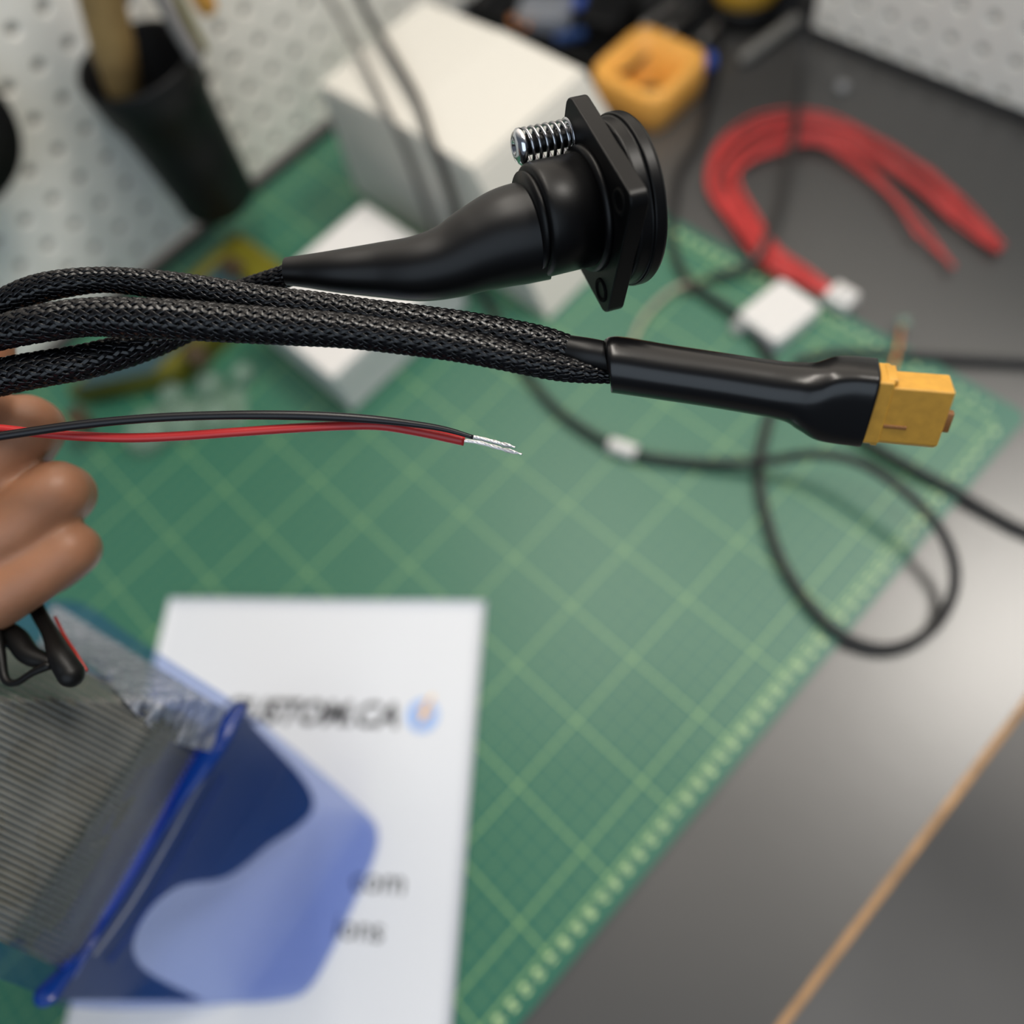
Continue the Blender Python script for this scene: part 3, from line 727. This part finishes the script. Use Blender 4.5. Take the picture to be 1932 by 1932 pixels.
braid('braided_sleeve', [(-160, 674, 28, .2025), (-60, 646, 29, .202), (0, 628, 30, .2015), (80, 610, 33, .200), (160, 599, 34, .200), (250, 599, 36, .199), (350, 604, 36, .198), (450, 611, 34, .198), (550, 617, 33, .198), (650, 624, 31, .198), (760, 637, 30, .198), (870, 653, 29, .198), (960, 672, 27, .198), (1040, 691, 24, .199), (1100, 701, 20, .200), (1170, 708, 14, .201)], xt)
mesh('inner_heat_shrink', *tube_vf([Q(u, v, d) for u, v, d in ((1070, 660, .202), (1110, 668, .2005), (1150, 676, .200), (1200, 686, .200))], [px(r, D) for r in (28, 30, 30, 30)], 30, 28), m_shrink2, xt)

# outer heat shrink: round, flaring to a rounded box round the connector
beta = math.radians(40)
axc = camdir(.975, .115, -.20)                                # connector axis
wdir = np.array(R.T @ np.array((0, math.cos(beta), math.sin(beta)))); wdir -= (wdir @ axc) * axc; wdir /= np.linalg.norm(wdir)
tdir = np.cross(axc, wdir)                                   # thickness direction
if (R @ tdir)[2] < 0: tdir = -tdir                           # away from the camera
prof = [(1146, 689, 46, 0), (1153, 688, 52, 0), (1175, 690, 53, 0), (1250, 702, 52, 0), (1350, 717, 52, 0), (1450, 733, 53, 0), (1500, 741, 55, .1), (1530, 748, 60, .35), (1560, 753, 66, .8), (1600, 756, 68, 1), (1638, 760, 68, 1)]
DD = lambda u: .2005 - (u - 1146) * .000022
a = np.array([[*Q(u, v, DD(u)), px(r, DD(u)), k] for u, v, r, k in prof])
q, L = spline(a, 90); V = []; Fs = []; SG = 48
T = np.gradient(q[:, :3], axis=0); T /= np.linalg.norm(T, axis=1)[:, None]
def box_sec(th, hw, ht, rr):                                  # superellipse
    c, s = math.cos(th), math.sin(th); e = 2 / 4.2
    return hw * math.copysign(abs(c) ** e, c), ht * math.copysign(abs(s) ** e, s)
for i in range(len(q)):
    w_ = wdir - (wdir @ T[i]) * T[i]; w_ /= np.linalg.norm(w_); t_ = np.cross(T[i], w_)
    if t_ @ tdir < 0: t_ = -t_
    k = min(1, max(0, q[i, 4]))
    for j in range(SG):
        th = 2 * math.pi * j / SG
        cx_, cy_ = q[i, 3] * math.cos(th), q[i, 3] * math.sin(th)
        bx_, by_ = box_sec(th, .0098, .0066, 0)
        V.append(q[i, :3] + ((1 - k) * cx_ + k * bx_) * w_ + ((1 - k) * cy_ + k * by_) * t_)
nq = len(q)
# folded-in mouth at both ends
for (i, s_) in ((0, -1), (nq - 1, 1)):
    base_i = i * SG
    for j in range(SG):
        V.append(q[i, :3] + (np.array(V[base_i + j]) - q[i, :3]) * .93 - T[i] * s_ * .002)
for i in range(nq - 1):
    for j in range(SG):
        k = (j + 1) % SG; Fs.append((i * SG + j, i * SG + k, (i + 1) * SG + k, (i + 1) * SG + j))
for j in range(SG):
    k = (j + 1) % SG; m0 = nq * SG; m1 = m0 + SG; l0 = (nq - 1) * SG
    Fs.append((j, m0 + j, m0 + k, k)); Fs.append((l0 + j, l0 + k, m1 + k, m1 + j))
mesh('outer_heat_shrink', V, Fs, m_shrink, xt)
# yellow connector
yc0 = Q(1640, 760, D); U_ = px(1, .189)
con = mesh('connector_housing', *prism_vf([(-.0078, -.0040), (.0063, -.0040), (.0078, -.0025), (.0078, .0025), (.0063, .0040), (-.0078, .0040)],
        Q(1658, 770, .189), wdir, tdir, axc, -.003, U_ * 112), m_yel, xt)
bevel(con, .0004)
bevel(mesh('connector_collar', *prism_vf([(-.0086, -.0046), (.0074, -.0046), (.0086, -.0030), (.0086, .0030), (.0074, .0046), (-.0086, .0046)], Q(1645, 764, .189), wdir, tdir, axc, -.006, U_ * 22), m_yel, xt), .0005)
for s_, l_ in ((-.0082, .0022), (.0079, .0014)):
    bevel(mesh('clip_notch', *prism_vf(rrect(.0016, .007, .0004, 2), Q(1655, 766, .189) + wdir * s_, wdir, tdir, axc, 0, l_), m_yel, con), .0002)
bevel(mesh('key_tab', *prism_vf(rrect(.0052, .0020, .0004, 2), Q(1658, 770, .189) + wdir * .0012 - tdir * .0012, wdir, tdir, axc, .010, U_ * 127), m_tab, con), .0002)
bevel(mesh('side_rib', *prism_vf(rrect(.0010, .0006, .0002, 2), Q(1658, 770, .189) + wdir * .0022 - tdir * .0040, wdir, tdir, axc, .001, .0060), m_tab, con), .0001)

# ------------------------------------------------------------------ flange connector cable
fc = empty('flange_cable', Q(1000, 430, .205), 'braided cable with a black square flange connector and spring screw', 'cable')
braid('braided_sleeve', [(-160, 762, 32, .211), (-80, 738, 32, .210), (0, 712, 33, .208), (80, 696, 32, .207), (160, 682, 31, .208), (250, 658, 29, .211), (330, 628, 26, .215), (400, 590, 25, .217), (450, 556, 23, .217), (500, 535, 20, .213), (560, 514, 19, .209)], fc)
hs = [(541, 512, 26, .2085), (580, 512, 31, .208), (640, 512, 40, .207), (720, 510, 51, .207), (790, 507, 60, .206), (850, 493, 68, .206), (905, 469, 80, .206), (960, 448, 90, .206), (1020, 434, 92, .206)]
mesh('heat_shrink', *tube_vf([Q(u, v, d) for u, v, r, d in hs], [px(r, .206) for u, v, r, d in hs], 80, 44, up=camdir(0, -1, 0)), m_shrink2, fc)
DF = .205; k_ = DF / F
ax = camdir(.935, -.286, .209)
TN = R.T @ np.array((100., 238., -122.)); NB = R.T @ np.array((-15., 135., 251.))
e_a = TN / np.linalg.norm(TN); e_b = NB - (NB @ e_a) * e_a; e_b /= np.linalg.norm(e_b)
ax = np.cross(e_a, e_b); ax /= np.linalg.norm(ax)
if (R @ ax)[0] < 0: ax = -ax
cp = Q(1122, 392, DF)                                        # plate centre, front third
side = 288 * k_
diag = (e_a + e_b) / math.sqrt(2)
rear = Q(1003, 443, DF)
body_ax = ax
Lb = float((cp - rear) @ ax)
upv = camdir(0, -1, 0)
pr = [(0, .60), (0, .93), (.0006, .975), (.0016, 1.0), (Lb - .0012, 1.0), (Lb - .0012, .9)]
rr_ = 103 * k_
mesh('connector_body', *lathe_vf(cp - ax * Lb, ax, [(a_, b_ * rr_) for a_, b_ in pr], 64), m_black, fc)
autosmooth(fc.children[-1], 50)
mesh('inner_collar', *lathe_vf(cp - ax * (Lb - .0004), ax, [(0, .5 * rr_), (.0, .86 * rr_), (-.0016, .88 * rr_), (-.0016, .5 * rr_)], 48), m_black, fc)
# plate with corner holes
pts2 = rrect(side, side, .0032, 5); V = []; Fs = []
hs_ = side / 2 - .0050; K = len(pts2)
plate = mesh('flange_plate', *prism_vf(pts2, cp, e_a, e_b, ax, -.0020, .0026), m_black, fc)
bevel(plate, .0004)
for sa, sb_ in ((-1, 1), (1, 1), (1, -1)):
    hc_ = cp + e_a * sa * hs_ + e_b * sb_ * hs_ - ax * .0021
    tag(mesh('screw_hole', *lathe_vf(hc_, -ax, [(-.0002, .0), (-.0002, .0019), (.0003, .0024), (.0003, .0030), (-.0002, .0032)], 24), m_core, plate), 'recessed screw hole')
# raised rim on the rear of the plate, round cap ahead of it
mesh('rear_step', *lathe_vf(cp, ax, [(-.0036, 1.0 * rr_), (-.0034, 1.10 * rr_), (-.0018, 1.12 * rr_)], 64), m_black, fc)
rc_ = 157 * k_
cap = mesh('round_cap', *lathe_vf(cp, ax, [(.0024, rc_ * .93), (.0030, rc_ * .955), (.0060, rc_ * .96), (.0062, rc_ * 1.0), (.0088, rc_ * 1.0), (.0096, rc_ * .97), (.0104, rc_ * .88), (.0104, 0)], 80), m_black, fc)
autosmooth(cap, 30)
mesh('cap_hinge', *prism_vf(rrect(.016, .008, .002, 4), cp + ax * .003 - e_a * side * .5 + e_b * 0.0, e_b, e_a, ax, 0, .006), m_black, fc)
bevel(fc.children[-1], .0008)
# spring screw: from the plate rear back towards the cable
sc0 = Q(1074, 258, .2035)
sl_ = 92 * k_
mesh('screw_shaft', *lathe_vf(sc0, -ax, [(-.003, .0023), (sl_ - .0002, .0023)], 24), m_black, fc)
scr = mesh('spring_screw', *lathe_vf(sc0, -ax, [(sl_ - .0003, 0), (sl_ - .0003, .0030), (sl_, .0034), (sl_ + .0004, .0043), (sl_ + .0012, .0043), (sl_ + .0021, .0035), (sl_ + .0026, .0020), (sl_ + .0024, .0012), (sl_ + .0016, .0010), (sl_ + .0016, 0)], 32), m_chrome, fc)
a1 = np.cross(ax, upv); a1 /= np.linalg.norm(a1); a2 = np.cross(a1, ax)
hel = []
turns = 6.4; nt_ = 200
for i in range(nt_ + 1):
    t = i / nt_; th = 2 * math.pi * turns * t
    hel.append(sc0 - ax * (sl_ * .98 * t) + .0039 * (math.cos(th) * a1 + math.sin(th) * a2))
mesh('spring', *tube_vf(hel, .00042, 560, 8, up=tuple(ax), cap='round'), mat('spring_steel', (.42, .42, .44), .2, metal=1), fc)
mesh('washer', *lathe_vf(sc0, -ax, [(.0, .0024), (0, .0046), (.0006, .0046), (.0006, .0024)], 32), m_chrome, fc)

# ------------------------------------------------------------------ thin red and black lead wires
def lead(name, label, pts, m, tip):
    e = empty(name, Q(pts[-1][0], pts[-1][1], pts[-1][3]), label, 'wire')
    mesh('insulation', *tube_vf([Q(u, v, d) for u, v, r, d in pts], [px(r, d) for u, v, r, d in pts], 150, 16), m, e)
    V = []; Fs = []; prts = []
    a = [np.array(Q(u, v, d)) for u, v, d in tip]
    pth, _ = spline(np.array(a), 40); T_, N__, B__ = frames(pth)
    for k in range(7):
        pts3 = []
        for i in range(40):
            th = 2 * math.pi * k / 6 + i * .35
            rr3 = (.00032 if k else 0) * (1 + .5 * (i / 40) * math.sin(k * 2.1))
            pts3.append(pth[i] + rr3 * (math.cos(th) * N__[i] + math.sin(th) * B__[i]))
        prts.append(tube_vf(pts3[:40 - (k % 3) * 4], .00016, 60, 6))
    mesh('stranded_tip', *join(*prts), m_tin, e)
    return e
m_bw = mat('black_silicone', (.006, .006, .008), .34, spec=.4)
lead('red_lead_wire', 'red insulated wire with stripped silver tip below the braided cables',
     [(-150, 812, 9, .206), (-60, 808, 9, .205), (0, 809, 8.5, .204), (70, 817, 8.5, .2035), (150, 823, 9, .203), (250, 826, 9, .203), (350, 822, 9, .203), (450, 815, 9, .202), (550, 808, 9, .202), (650, 803, 9, .202), (720, 803, 9.5, .202), (790, 814, 9.5, .2025), (876, 832, 9.5, .2025)],
     m_red, [(870, 830, .2025), (905, 835, .2022), (940, 845, .202), (985, 857, .2018)])
lead('black_lead_wire', 'thin black insulated wire with stripped tip lying along the red wire',
     [(-150, 850, 9, .201), (-60, 832, 9, .2005), (0, 823, 8.5, .200), (60, 814, 8.5, .200), (130, 804, 8.5, .200), (210, 795, 8.5, .2), (300, 788, 8.5, .2), (400, 784, 8.5, .2), (500, 783, 9, .2), (600, 785, 9, .2), (700, 791, 8, .1998), (780, 800, 6.5, .1998), (840, 810, 5.5, .1998), (893, 825, 4, .1998)],
     m_bw, [(886, 823, .1998), (915, 829, .200), (945, 837, .200), (972, 844, .200)])

# ------------------------------------------------------------------ hand holding the cables
def sph(u, v, d, r): return lathe_vf(Q(u, v, d), (0, 0, 1), [(r * math.cos(a), max(1e-4, r * math.sin(a))) for a in np.linspace(0, math.pi, 12)], 20)
def limb(pts, n=40): return tube_vf([Q(u, v, d) for u, v, r, d in pts], [px(r, .235) for u, v, r, d in pts], n, 22, cap='round')
hp = [
 # middle finger: from knuckle off frame to the bent joint, then folded back behind
 limb([(-230, 1080, 66, .240), (-130, 985, 64, .233), (-35, 885, 60, .229), (50, 804, 60, .232)], 30), limb([(50, 804, 60, .232), (62, 815, 57, .243), (20, 878, 52, .252), (-60, 930, 46, .258)], 30),
 # ring finger
 limb([(-240, 1190, 66, .242), (-120, 1095, 64, .234), (15, 1000, 61, .229), (108, 928, 59, .232)], 30), limb([(108, 930, 58, .232), (124, 936, 55, .243), (70, 985, 50, .252), (-20, 1030, 46, .257)], 30),
 # little finger
 limb([(-240, 1270, 62, .245), (-120, 1200, 60, .237), (20, 1110, 58, .232), (130, 1036, 54, .234)], 30), limb([(128, 1034, 52, .234), (140, 1040, 49, .243), (90, 1082, 46, .250), (0, 1120, 42, .255)], 30),
 # index finger reaching up under the cables
 limb([(-230, 960, 62, .248), (-130, 850, 58, .248), (-60, 730, 54, .246), (-22, 672, 48, .243), (-30, 610, 42, .240)], 34),
 # thumb over the front of the cables' near side
 limb([(-260, 960, 70, .236), (-150, 900, 62, .228), (-60, 830, 52, .224), (-22, 775, 46, .224)], 34),
 # palm and wrist
 limb([(-300, 960, 150, .262), (-260, 1080, 160, .262), (-270, 1180, 130, .262)], 30), limb([(-290, 1060, 150, .262), (-480, 1150, 150, .272), (-760, 1240, 165, .285)], 30)]
hand = mesh('hand', *join(*hp), m_skin)
tag(hand, 'bare hand in a loose fist gripping the braided cables at the left edge', 'hand')
rm = hand.modifiers.new('remesh', 'REMESH'); rm.mode = 'VOXEL'; rm.voxel_size = .0011; rm.use_smooth_shade = True
sm = hand.modifiers.new('smooth', 'SMOOTH'); sm.factor = .5; sm.iterations = 6

# black cable ends under the fist
def fcable(name, label, pts, m, cat='cable'):
    o = mesh(name, *tube_vf([Q(u, v, d) for u, v, r, d in pts], [px(r, d) for u, v, r, d in pts], 60, 16, cap='round'), m)
    return tag(o, label, cat)
fcable('black_cable_tail', 'thick black cable tail with blunt end hanging below the fist', [(40, 1090, 15, .246), (75, 1160, 14, .238), (95, 1195, 15, .232), (115, 1240, 22, .225), (134, 1272, 25, .224)], m_jacket)
fcable('black_strap', 'broad black strap curving under the fist to the cable tail', [(-60, 1180, 26, .240), (0, 1195, 26, .238), (30, 1205, 22, .234), (55, 1235, 20, .230), (92, 1250, 15, .2285)], m_jacket, 'strap')
fcable('thin_cable_loop', 'thin black cable loop at the left edge above the ribbed wrap', [(-12, 1170, 10, .232), (0, 1230, 10, .229), (10, 1280, 8, .227), (30, 1288, 7, .226), (60, 1270, 7, .2245), (90, 1256, 9, .224)], m_jacket)
fcable('thin_red_wire', 'thin red wire beside the black cable tail over the blue bag', [(104, 1165, 3, .240), (122, 1200, 3, .236), (143, 1232, 3, .230), (162, 1264, 4, .228)], mat('dark_red', (.30, .02, .015), .5), 'wire')
